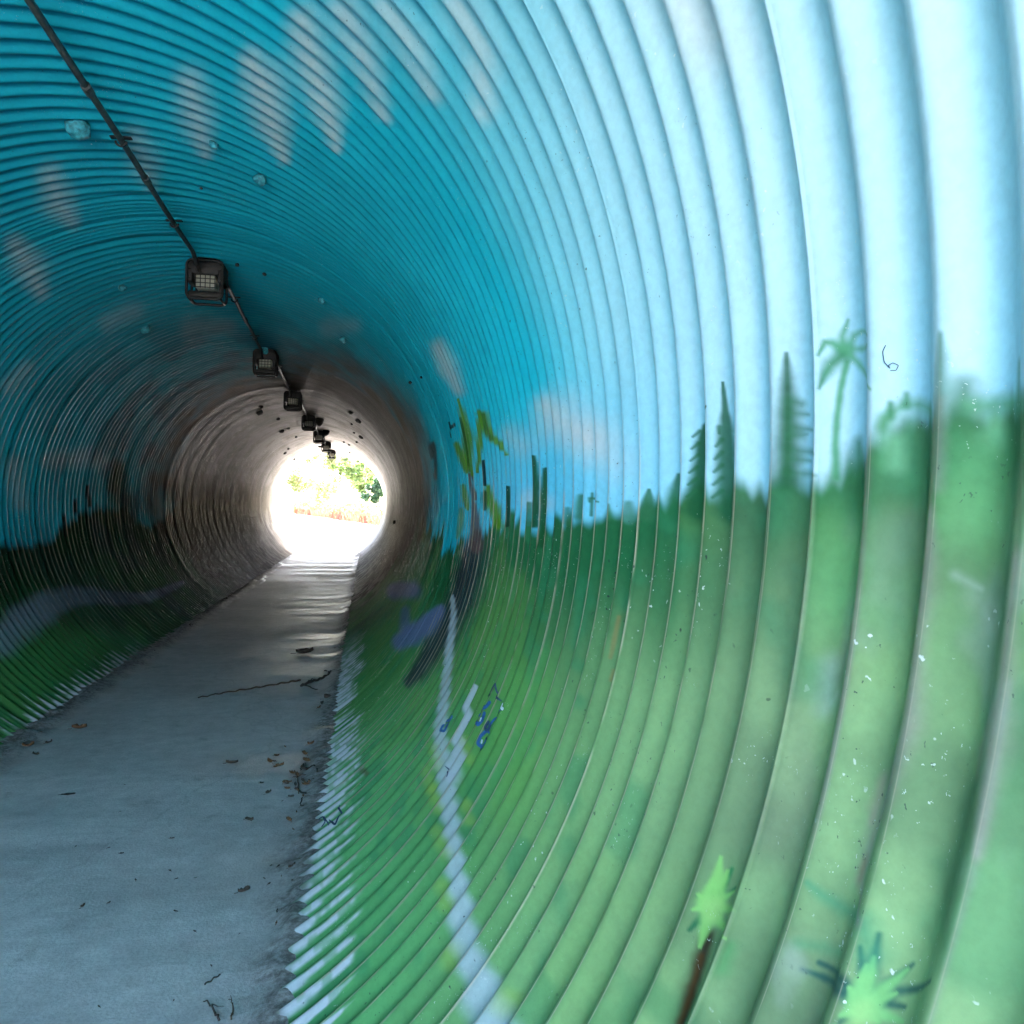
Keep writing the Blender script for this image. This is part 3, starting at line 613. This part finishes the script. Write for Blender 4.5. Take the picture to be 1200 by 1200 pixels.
# marker scrawls
def scrawl(pts, wpx, mat, label):
    """thin pen stroke lying on the corrugated paint"""
    P2 = [on_steel(*p) for p in pts]
    q = []
    for a, b in zip(P2, P2[1:]):
        for t in np.linspace(0, 1, 26, endpoint=False): q.append((a[0]+(b[0]-a[0])*t, a[1]+(b[1]-a[1])*t))
    q.append(P2[-1]); q = np.array(q)
    for _ in range(18): q[1:-1] = .25*q[:-2]+.5*q[1:-1]+.25*q[2:]
    w = wpx*q[:, 0].mean()/F
    t = np.gradient(q, axis=0); t = t/np.linalg.norm(t, axis=1)[:, None]
    nrm = np.stack([-t[:, 1], t[:, 0]], 1)
    k = np.linspace(-1, 1, 5)
    tap = np.minimum(1, np.minimum(np.arange(len(q)), np.arange(len(q))[::-1])/6.+.35)
    G = q[:, None, :]+nrm[:, None, :]*(k[None, :, None]*w*tap[:, None, None])
    V = pos(G[..., 0], G[..., 1], .0016)
    o = grid_mesh('marker_scrawl', V, mat, tunnel); o.location = offs
    if label: o['label'] = label
    return o
scrawl([(567, 828), (575, 812), (581, 801), (583, 812), (589, 822)], 1.3, M_INKD, None)
scrawl([(576, 822), (569, 830), (561, 838), (561, 850), (566, 844), (569, 834)], 2.2, M_INK, 'blue looped pen scrawl')
scrawl([(589, 832), (581, 842), (574, 851)], 1.4, M_INK, None)
scrawl([(574, 845), (569, 853), (572, 858), (576, 848)], 2., M_INKD, None)
scrawl([(573, 855), (564, 863), (560, 872), (564, 878), (570, 868), (573, 858)], 2.2, M_INK, 'blue looped pen scrawl')
scrawl([(566, 867), (565, 872)], 1.2, M_INKW, None)
scrawl([(563, 846), (565, 841)], 1., M_INKW, None)
scrawl([(590, 824), (588, 829), (591, 832)], 2., M_INKW, None)
scrawl([(531, 839), (527, 845), (520, 850), (516, 857), (521, 858), (526, 848)], 1.5, M_INK, 'small blue pen scrawl beside the painted path')
scrawl([(529, 842), (524, 853)], 1., M_INKD, None)
scrawl([(372, 962), (379, 957), (382, 963), (377, 970)], .8, M_INKD, None)
scrawl([(380, 957), (386, 968)], .8, M_INKD, None)
scrawl([(386, 961), (393, 968), (399, 955), (398, 944)], 1.2, M_INKD, 'dark pen scrawl on the bare rib feet')
scrawl([(1041, 404), (1037, 412), (1039, 424), (1045, 431)], .55, M_INKD, None)
scrawl([(1046, 432), (1044, 428), (1049, 425), (1056, 428), (1053, 434), (1046, 434)], .45, M_INKD, None)
scrawl([(522, 898), (526, 906), (524, 911)], .8, M_INKD, None)

# ------------------------------------------------------------------ lamps and conduit along the crown
LA, LY1, LDY = .0213, 3.7173, 2.0618
def crown(y, r=.93, a=LA): return Vector((math.sin(a)*r*R, y*R, math.cos(a)*r*R))

def rframe(bm, w, h, y, zc, rad, th):
    """rounded rectangular bar loop in the XZ plane"""
    pts = []
    for sx, sz, a0 in ((1, 1, 0), (-1, 1, 90), (-1, -1, 180), (1, -1, 270)):
        for k in range(5):
            a = math.radians(a0+22.5*k)
            pts.append(Vector((sx*(w/2-rad)+rad*math.cos(a), y, zc+sz*(h/2-rad)+rad*math.sin(a))))
    pts.append(pts[0]); pts.append(pts[1])
    tube(bm, pts, th, 8, False)

def make_lamp():
    t = empty('tunnel_lamp', (0, 0, 0), '', 'lamp', 'caged lamps along the tunnel crown')
    top = .075*R*.9
    bm = bmesh.new()                      # dark cast body bolted to the crown
    box(bm, (-.088, -.06, .005), (.088, .085, top), .014)
    box(bm, (-.092, -.062, -.035), (-.062, .075, .035), .008); box(bm, (.062, -.062, -.035), (.092, .075, .035), .008)
    box(bm, (-.07, .06, -.085), (.07, .078, .03), .006)
    box(bm, (-.085, -.055, -.112), (.085, -.03, -.078), .010)
    sharp(obj('housing', bm, M_BLACK, t))
    bm = bmesh.new()
    box(bm, (-.052, -.045, -.062), (.052, .058, .012), .012)
    ln = obj('lens', bm, M_LENS, t)
    bm = bmesh.new()                      # cast grid over the lens
    for k in range(5): x = -.048+.024*k; box(bm, (x-.0018, -.050, -.062), (x+.0018, -.0452, .012))
    for k in range(4): z = -.058+.022*k; box(bm, (-.052, -.0515, z-.0018), (.052, -.0466, z+.0018))
    obj('lens_grid', bm, M_BLACK, ln, False)
    bm = bmesh.new()
    rframe(bm, .178, .20, -.064, -.022, .03, .0075); rframe(bm, .178, .20, .07, -.022, .03, .0075)
    for sx in (-1, 1):
        for z in (-.118, -.02): tube(bm, [(sx*.08, -.064, z), (sx*.08, .07, z)], .006, 8)
    obj('guard', bm, M_BLACK, t)
    bm = bmesh.new()
    box(bm, (-.045, -.03, top-.004), (.045, .05, top+.03), .006)
    obj('mounting_bracket', bm, M_BLACK, t)
    return t
def copy_tree(o, parent=None):
    c = o.copy(); link(c)
    if parent: c.parent = parent
    for ch in o.children:
        copy_tree(ch, c)
    return c
lamp0 = make_lamp()
LBL = ['nearest and largest black caged lamp, hanging below blue painted crown at end of long conduit',
       'second black caged lamp from the camera, with a cyan lump on top',
       'third black caged lamp from the camera, where the blue paint turns grey',
       'fourth black caged lamp from the camera, with bright gaps in its guard',
       'fifth black caged lamp from the camera, just above the bright far mouth',
       'second farthest caged lamp, a small dark block near the far mouth',
       'farthest caged lamp, tiny dark block right at the far mouth']
for i in range(7):
    o = lamp0 if i == 0 else copy_tree(lamp0)
    o.location = crown(LY1+LDY*i, .925); o.rotation_euler = (0, LA, 0); o['label'] = LBL[i]
bm = bmesh.new(); bmesh.ops.create_icosphere(bm, subdivisions=2, radius=.035)
for v in bm.verts: v.co *= 1+.35*mnoise.noise(v.co*40)
o = obj('grout_plug', bm, M_PLUG, tunnel); o.location = crown(LY1+LDY-.06, .985)+Vector((.0, 0, 0))+offs

def conduit_run(y0, a0, y1, a1, label, joints, rad=.0108):
    p0, p1 = crown(y0, .974, a0), crown(y1, .974, a1)
    t = empty('conduit', p0, label, 'conduit', 'conduit runs between the lamps')
    d = p1-p0
    def along(f, sag=0): return d*f+Vector((0, 0, -sag))
    bm = bmesh.new()
    n = 24
    pts = []
    for k in range(n+1):
        f = k/n; e = max(0, 1-f*d.length/.12) if joints[0] else 0
        g = max(0, 1-(1-f)*d.length/.12)
        pts.append(along(f, .05*(e*e+g*g)+.004*math.sin(f*17)))
    tube(bm, pts, rad, 10); obj('tube', bm, M_CONDUIT, t)
    for f in joints[1]:
        bm = bmesh.new(); u = d.normalized()
        tube(bm, [along(f)-u*.03, along(f)-u*.026, along(f)+u*.026, along(f)+u*.03], [rad, rad*1.35, rad*1.35, rad], 10)
        sharp(obj('coupling', bm, M_CONDUIT, t))
    for f in joints[2]:
        bm = bmesh.new(); c = along(f)
        box(bm, c+Vector((-.035, -.011, .008)), c+Vector((.035, .011, .013)), .001)
        tube(bm, [c+Vector((.018*math.cos(a), 0, .018*math.sin(a))) for a in np.linspace(PI*1.02, PI*1.98, 9)], .004, 6)
        obj('strap', bm, M_BLACK, t)
    return t
ya, aa = on_wall(30, 0, .974); yb, ab = on_wall(105, 105, .974); yc, ac = on_wall(230, 303, .974)
slope = (ac-ab)/(yc-yb)
conduit_run(.2, aa+slope*(.2-ya), LY1-.07, LA-.02, 'long nearest conduit run on the crown, leading up to the nearest lamp',
            (False, [(yb-.2)/(LY1-.27), (on_wall(172, 211, .974)[0]-.2)/(LY1-.27), .2], [.25, .66, .86]))
CL = ['conduit run between the nearest lamp and the second lamp', 'short bright conduit run between second and third lamp', 'conduit run between the third and fourth lamp',
      'conduit run between the fourth and fifth lamp', 'conduit run between the fifth and sixth lamp', 'conduit run between the two farthest lamps']
for i in range(6):
    conduit_run(LY1+LDY*i+.08, LA+.04, LY1+LDY*(i+1)-.07, LA-.015, CL[i], (True, [.5], [.25, .75]))

# ------------------------------------------------------------------ walkway and debris
ys = np.concatenate([np.linspace(JOINTS[0]-.0, L, 900)])
def walkway():
    xs = np.linspace(-.62, .62, 60)
    X, Y = np.meshgrid(xs, ys)
    Z = ZF+.0035*(fbm(X*4, Y*2.5, 81, 3)-.5)+.002*(fbm(X*22, Y*22, 85, 2)-.5)
    # dirt fillet against the ribs, irregular
    e = np.minimum(X-XL, XR-X)
    Z = Z+.021*ss(.05, -.02, e+(fbm(X*9, Y*7, 91, 3)-.5)*.07)*(.5+fbm(X*30, Y*30, 95, 2))
    g = grid_mesh('path', np.stack([X*R, Y*R, Z*R], -1), M_FLOOR, None, None)
    return props(g, kind='structure')
walkway()

def leaf_bm(bm, c, ln, wd, ang, curl, seedv):
    rnd = random.Random(seedv)
    u = Vector((math.cos(ang), math.sin(ang), 0)); w = Vector((-u.y, u.x, 0))
    rows = []
    for i in range(7):
        t = i/6; hw = wd*math.sin(PI*(.06+.88*t))**.8
        r = []
        for s in (-1, -.5, 0, .5, 1):
            z = .0035+curl*abs(s)**1.6*ln*.35*(1+rnd.uniform(-.5, .5))+curl*ln*.25*(t-.5)**2*4*rnd.uniform(.5, 1)
            r.append(bm.verts.new(c+u*(t-.5)*ln+w*s*hw*(1-.3*curl)+Vector((0, 0, z))))
        rows.append(r)
    for a, b in zip(rows, rows[1:]):
        for k in range(4): bm.faces.new((a[k], a[k+1], b[k+1], b[k]))
    tube(bm, [c-u*ln*.5+Vector((0, 0, .005)), c-u*ln*.78+w*.1*ln+Vector((0, 0, .004))], ln*.012+.0006, 5)
def leaf(px, py, spx, ang, mat, label, group=None, w=.28, curl=.6):
    p = on_floor(px, py); ln = spx*p.y/F
    bm = bmesh.new(); leaf_bm(bm, Vector((0, 0, 0)), ln, ln*w, ang, curl, int(px*7+py))
    o = obj('dead_leaf', bm, mat); o.location = p+Vector((0, 0, .002))
    sm = o.modifiers.new('Solidify', 'SOLIDIFY'); sm.thickness = .0009
    return props(o, label, 'leaf', group)
leaf(357, 766, 20, .3, M_LEAFD, 'curled dark brown dead leaf lying in the middle of the walkway', w=.32, curl=.45)
leaf(93, 855, 15, .2, M_LEAFB, 'orange brown dead leaf near the left edge of the walkway')
leaf(33, 876, 12, .6, M_LEAFB, 'reddish dead leaf beside the left wall ribs')
leaf(42, 886, 9, -.5, M_LEAFD, 'small dark dead leaf below the reddish one by the left wall')
leaf(57, 872, 8, .9, M_LEAFD, 'small dark dead leaf close to the left rib feet')
leaf(272, 896, 13, .1, M_LEAFD, 'dark pointed dead leaf alone in mid walkway')
leaf(286, 1047, 14, .5, M_LEAFD, 'dark dead leaf lying near the right side of the foreground walkway')
leaf(97, 1065, 8, 1.3, M_LEAFD, 'thin upright olive dead leaf in left foreground of walkway')
leaf(80, 933, 14, .1, M_LEAFD, 'flat dark dead leaf stuck to left side of walkway', curl=.15)
leaf(425, 905, 12, .4, M_LEAFB, 'brown dead leaf clinging to the green rib feet') if False else None
leaf(388, 820, 16, .2, M_LEAFD, 'dark dead leaf by the right wall just below the forked twig')
leaf(292, 963, 10, -.3, M_LEAFD, 'small dark dead leaf with long stalk right of mid walkway')
rnd = random.Random(5)
for k in range(26):
    px, py = rnd.uniform(60, 330), rnd.choice([rnd.uniform(820, 1190), rnd.uniform(960, 1190)])
    if px < 20+(878-py)*1.3: continue
    leaf(px, py, rnd.uniform(2.5, 5.5), rnd.uniform(0, 3), M_LEAFD, 'tiny dark crumb of dead leaf scattered on the concrete walkway', 'leaf crumbs on the walkway', .3, .5)
for k in range(110):                       # litter caught along the right edge
    py = rnd.uniform(800, 1195); ex = 320+(1200-py)*.1766+ (0 if py > 900 else 2)
    leaf(ex-abs(rnd.gauss(1, 8))+3, py if k < 60 else rnd.gauss(915, 22), rnd.uniform(3, 11), rnd.uniform(0, 3), rnd.choice([M_LEAFD, M_LEAFB, M_LEAFB]),
         'small dead leaf caught in the dirt along the right wall', 'dead leaves along the right wall', rnd.uniform(.18, .35), .7)
for k in range(16):
    py = rnd.uniform(700, 880); ex = 12+(878-py)*1.38
    leaf(ex+abs(rnd.gauss(4, 6)), py, rnd.uniform(4, 9), rnd.uniform(0, 3), rnd.choice([M_LEAFD, M_LEAFB]),
         'small dead leaf caught along the foot of the left wall', 'dead leaves along the left wall', .3, .7)

def twig(paths, label, mat, lift=.006):
    base = on_floor(*paths[0][0][0])
    bm = bmesh.new()
    for pts, r0, r1 in paths:
        q = []
        for i, (px, py) in enumerate(pts): q.append(on_floor(px, py)-base)
        # resample with small kinks
        out = []
        for a, b in zip(q, q[1:]):
            for t in np.linspace(0, 1, 6, endpoint=False):
                k = a.lerp(b, t); k.z = lift+min(.004, (b-a).length*.08)*math.sin(31*(k.x+k.y)+len(out)); k.x += min(.0025, (b-a).length*.04)*math.sin(17*t+len(out)); out.append(k)
        e = q[-1].copy(); e.z = lift; out.append(e)
        rr = [(r0+(r1-r0)*i/(len(out)-1))*base.y/F for i in range(len(out))]
        tube(bm, out, rr, 7)
    o = obj('twig', bm, mat); o.location = base
    return props(o, label, 'twig')
twig([([(232, 819), (262, 813), (300, 807), (335, 801), (352, 798)], .6, 1.3)], 'long straight reddish stalk lying across the walkway', M_TWIG)
twig([([(353, 805), (364, 800), (375, 797), (386, 791), (388, 788)], 1.6, 1.4), ([(385, 793), (385, 788), (380, 787)], 1.3, .8), ([(358, 803), (366, 796)], 1.2, .6), ([(358, 805), (372, 809)], .8, .5),
      ],
     'dark forked twig at the end of the long stalk, by the right wall', M_TWIGD)
twig([([(240, 1157), (250, 1150), (258, 1145)], 1.1, .8)], 'short dark stick on the foreground walkway', M_TWIGD)
twig([([(257, 1199), (250, 1186), (243, 1176), (238, 1177)], 1.5, .6), ([(248, 1181), (262, 1183)], .7, .4)], 'forked dark twig at the bottom of the foreground walkway', M_TWIGD)
twig([([(271, 1198), (273, 1183), (270, 1170)], 1., .4)], 'thin curved twig at bottom right of the walkway', M_TWIG)
twig([([(346, 926), (354, 930), (364, 937)], 1.4, 1.), ([(356, 932), (352, 945), (360, 958)], 1., .5)], 'dark bent twig tangled in the litter by the right wall', M_TWIGD)
twig([([(352, 905), (368, 902), (377, 915), (372, 935)], 1.6, 1.8)], 'dark strip of bark leaning in the litter by right wall', M_TWIGD, .012)
twig([([(345, 905), (349, 915), (350, 932)], .8, .6), ([(347, 912), (362, 908), (374, 916)], .7, .5)], 'thin pale twig in the litter beside the bark strip', M_TWIG)
twig([([(380, 917), (400, 914), (428, 905)], .8, .4)], 'thin twig resting against the bare rib feet', M_TWIG, .012)
twig([([(308, 1169), (318, 1180), (322, 1190)], 1.6, .8), ([(318, 1180), (330, 1174)], .9, .5)], 'dark twig wedged at the foot of the nearest ribs', M_TWIGD)
twig([([(322, 1131), (329, 1140), (323, 1150)], 1.2, .8)], 'small hooked twig between the bare rib feet', M_TWIGD)

# ------------------------------------------------------------------ outside: ground, banks, mouth walls, plants
def sheet(name, x0, x1, y0, y1, z, mat, n=2, amp=0, kind='structure'):
    xs = np.linspace(x0, x1, n); yy = np.linspace(y0, y1, n)
    X, Y = np.meshgrid(xs, yy)
    Z = np.full_like(X, z)+amp*(fbm(X*.08, Y*.08, 101, 3)-.5)
    return props(grid_mesh(name, np.stack([X, Y, Z], -1), mat), kind=kind)
GZ = ZF*R
sheet('ground', -400, 400, -400, 500, GZ-.06, M_SOIL)
YN, YFAR = JOINTS[0]*R, L*R
g = sheet('path_outside', -9, 9, YFAR, YFAR+75, GZ-.008, M_APRON, 12)
g = sheet('path_approach', -5, 5, YN-16, YN-.3, GZ-.008, M_APRON, 12)  # unseen approach path, widened in pale concrete for its warm bounce light

def bank():
    """earth bank the pipe runs through, as a height field"""
    xs = np.linspace(-60, 60, 81); yy = np.linspace(YN-.25, YFAR+.25, 50)
    X, Y = np.meshgrid(xs, yy)
    d = np.minimum(Y-YN, YFAR-Y)
    Z = GZ+3.3+np.clip(d*.5, 0, 2.2)+.4*(fbm(X*.2, Y*.2, 111, 3)-.5)
    props(grid_mesh('embankment', np.stack([X, Y, Z], -1), M_SOIL), kind='structure')
bank()
def headwall(y0, y1, label):
    t = empty('headwall', (0, y0, GZ), label, 'wall')
    bm = bmesh.new(); n = 72
    def ring(y, rr):
        return [bm.verts.new((rr*math.sin(2*PI*k/n), y-y0, rr*math.cos(2*PI*k/n)-GZ)) for k in range(n)]
    def outer(y):
        o = []
        for k in range(n):
            a = 2*PI*k/n; dx, dz = math.sin(a), math.cos(a)
            s = min(60/abs(dx) if abs(dx) > 1e-6 else 1e9, (GZ+3.55)/dz if dz > 1e-6 else 1e9, (GZ-.3)/dz if dz < -1e-6 else 1e9)
            o.append(bm.verts.new((dx*s, y-y0, dz*s-GZ)))
        return o
    a, b = ring(y0, R*1.012), ring(y1, R*1.012); c, d = outer(y0), outer(y1)
    for k in range(n):
        j = (k+1) % n
        bm.faces.new((a[k], a[j], c[j], c[k])); bm.faces.new((b[j], b[k], d[k], d[j]))
        bm.faces.new((a[j], a[k], b[k], b[j])); bm.faces.new((c[k], c[j], d[j], d[k]))
    obj('wall_face', bm, M_WALLC, t, False)
    bm = bmesh.new(); rr = []
    for y, r_ in ((y0-.02 if y1 > y0 else y0+.02, R*1.0), ):
        pts = [Vector((r_*1.03*math.sin(a), y-y0, r_*1.03*math.cos(a)-GZ)) for a in np.linspace(-LIM, LIM, 80)]
        tube(bm, pts, .035, 8)
    obj('rim', bm, M_WALLC, t)
    return t
headwall(YN, YN-.3, 'concrete headwall round the near mouth of the tunnel')
headwall(YFAR, YFAR+.3, 'concrete headwall round the far mouth of the tunnel')

def leafcloud(bm, c, rad, n, size, rnd, squash=.8, lump=5):
    blobs = [(c+Vector((rnd.gauss(0, .5), rnd.gauss(0, .5), rnd.gauss(0, .4)*squash))*rad, rad*rnd.uniform(.3, .55)) for _ in range(lump)]
    for _ in range(n):
        b, r = rnd.choice(blobs)
        d = Vector((rnd.gauss(0, 1), rnd.gauss(0, 1), rnd.gauss(0, 1))).normalized()
        p = b+d*r*rnd.uniform(.55, 1.05); p.z = c.z+(p.z-c.z)*1.
        a = Vector((rnd.gauss(0, 1), rnd.gauss(0, 1), rnd.gauss(0, .6))).normalized(); w = a.orthogonal().normalized()
        w = Matrix.Rotation(rnd.uniform(0, 6.3), 3, a)@w
        s = size*rnd.uniform(.6, 1.4)
        vs = [bm.verts.new(p+a*s*x+w*s*y) for x, y in ((-1, 0), (-.2, .45), (1, 0), (-.2, -.45))]
        bm.faces.new(vs)
def tree(x, y, hgt, rad, mat, label, name='tree', n=2400, low=.35, cat='tree', seedv=1, size=.16):
    rnd = random.Random(seedv)
    t = empty(name, (x, y, GZ-.06), label, cat)
    bm = bmesh.new()
    top = Vector((rnd.uniform(-.3, .3), rnd.uniform(-.3, .3), hgt*.75))
    mid = Vector((rnd.uniform(-.15, .15), 0, hgt*.35))
    tube(bm, [(0, 0, 0), mid*.5, mid, (mid+top)/2, top], [.07*hgt**.7, .055*hgt**.7, .045*hgt**.7, .03*hgt**.7, .01], 10)
    for k in range(7):
        a = rnd.uniform(0, 6.3); z0 = rnd.uniform(.3, .65)
        p0 = mid.lerp(top, z0-.2); p1 = p0+Vector((math.cos(a)*rad*.7, math.sin(a)*rad*.7, hgt*.2))
        tube(bm, [p0, p0.lerp(p1, .5)+Vector((0, 0, -.1)), p1], [.03*hgt**.7, .02*hgt**.7, .006], 7)
    obj('trunk', bm, M_BARK, t)
    bm = bmesh.new()
    for k in range(8):
        a = rnd.uniform(0, 6.3); rr = rad*rnd.uniform(.1, .75)
        leafcloud(bm, Vector((math.cos(a)*rr, math.sin(a)*rr, hgt*rnd.uniform(low, .95))), rad*rnd.uniform(.45, .65), n//8, size, rnd)
    obj('crown', bm, mat, t, False)
    return t
# positions by bearing from the camera: x = CX*R + (px-428)/F*dist
def bear(px, dist): return CX*R+(px-428)/F*dist, dist
def tr(px, dist, h, rad, *a, **k): x, y = bear(px, dist); return tree(x, y, h, rad, *a, **k)
tr(437, 50, 3.0, .8, M_LEAF_DK, 'dark green tree at the right side of the far mouth', seedv=3, n=3600, low=.42, size=.10)
tr(423, 62, 6.5, 1.5, M_LEAF_MD, 'slender bright green tree left of the dark tree beyond the far mouth', seedv=4, n=2400)
tr(412, 66, 7.0, 1.6, M_LEAF_LT, 'tall pale green tree behind the middle of the far mouth', seedv=5)
tr(385, 86, 6.4, 2.0, M_LEAF_LT, 'pale sunlit tree at the centre of far mouth', seedv=6)
tr(352, 102, 9., 2.6, M_LEAF_LT, 'pale sunlit tree at the left of the far mouth', seedv=8)
tr(392, 98, 11.5, 2.6, M_LEAF_MD, 'tallest green tree at the back beyond the far mouth', seedv=9, n=3000)
tr(325, 110, 11, 2.6, M_LEAF_MD, 'round green tree farthest left behind the pale trees', seedv=10, n=2200)
tr(470, 72, 8, 2.6, M_LEAF_DK, 'tall dark tree farthest right behind the dark green tree', seedv=11, n=3000)
def dry_strip():
    rnd = random.Random(12); bm = bmesh.new()
    for k in range(5200):
        f = rnd.random(); x = -8+11.5*f; y = 104-77*f+rnd.uniform(0, 3); x += rnd.uniform(0, 1.2)
        h = rnd.uniform(.35, .8)*(.5+.8*mnoise.noise(Vector((x*.6, y*.4, 3)))**2+.4); a = rnd.uniform(0, 6.3)
        l = Vector((math.cos(a), math.sin(a), 0))*h*.35; w = Vector((-l.y, l.x, 0)).normalized()*.025
        b = Vector((x, y, GZ-.05))
        vs = [bm.verts.new(b-w), bm.verts.new(b+w), bm.verts.new(b+l*.5+Vector((0, 0, h*.7))+w*.6), bm.verts.new(b+l+Vector((0, 0, h)))]
        bm.faces.new(vs)
    props(obj('dry_grass', bm, M_DRY, None, False), 'strip of orange brown dry grass beyond the sunlit apron', None, None, 'stuff')
dry_strip()
def hedge():
    rnd = random.Random(14); bm = bmesh.new()
    for k in range(26):
        x = -10+16*k/25+rnd.uniform(-.4, .4)
        leafcloud(bm, Vector((x+1.5, 117-105*k/25+rnd.uniform(-1, 1) if k < 19 else 40+k, GZ+rnd.uniform(.3, .9))), 1.1, 200, .16, rnd)
    props(obj('undergrowth', bm, M_LEAF_LT, None, False), 'low pale undergrowth behind the dry grass', None, None, 'stuff')
hedge()

# ------------------------------------------------------------------ light, sky, camera
SUN_AZ, SUN_EL = math.radians(30), math.radians(48)       # azimuth from +Y towards +X
w = bpy.data.worlds.new('World'); bpy.context.scene.world = w; w.use_nodes = True
nt = w.node_tree; bg = nt.nodes['Background']
sky = nt.nodes.new('ShaderNodeTexSky'); sky.sky_type = 'NISHITA'; sky.sun_disc = False
sky.sun_elevation = SUN_EL; sky.sun_rotation = SUN_AZ; sky.air_density = 1.; sky.dust_density = 4.
nt.links.new(sky.outputs[0], bg.inputs[0]); bg.inputs[1].default_value = .15
sl = bpy.data.lights.new('sun', 'SUN'); sl.energy = 4; sl.angle = math.radians(.53); sl.color = (1, .95, .87)
so = bpy.data.objects.new('sun', sl); link(so)
sd = Vector((math.sin(SUN_AZ)*math.cos(SUN_EL), math.cos(SUN_AZ)*math.cos(SUN_EL), math.sin(SUN_EL)))
so.rotation_euler = sd.to_track_quat('Z', 'Y').to_euler(); so.location = (0, 0, 30)

cd = bpy.data.cameras.new('camera'); cam = bpy.data.objects.new('camera', cd); link(cam)
cd.sensor_width = 36; cd.lens = F/1200*36; cd.clip_start = .02; cd.clip_end = 2000
cx = Vector(ray(1600, 600))-Vector(ray(600, 600)); cx.normalize()
cf = Vector(ray(600, 600)).normalized(); cu = cx.cross(cf)
cam.matrix_world = Matrix(((cx.x, cu.x, -cf.x, CX*R), (cx.y, cu.y, -cf.y, 0), (cx.z, cu.z, -cf.z, CZ*R), (0, 0, 0, 1)))
sc = bpy.context.scene; sc.camera = cam
sc.view_settings.view_transform = 'Standard'; sc.view_settings.look = 'None'; sc.view_settings.gamma = 1
sc.view_settings.exposure = 4.5
sc.cycles.max_bounces = 14; sc.cycles.diffuse_bounces = 10; sc.cycles.glossy_bounces = 4
sc.cycles.transparent_max_bounces = 8
sc.cycles.use_adaptive_sampling = True; sc.cycles.adaptive_threshold = .01
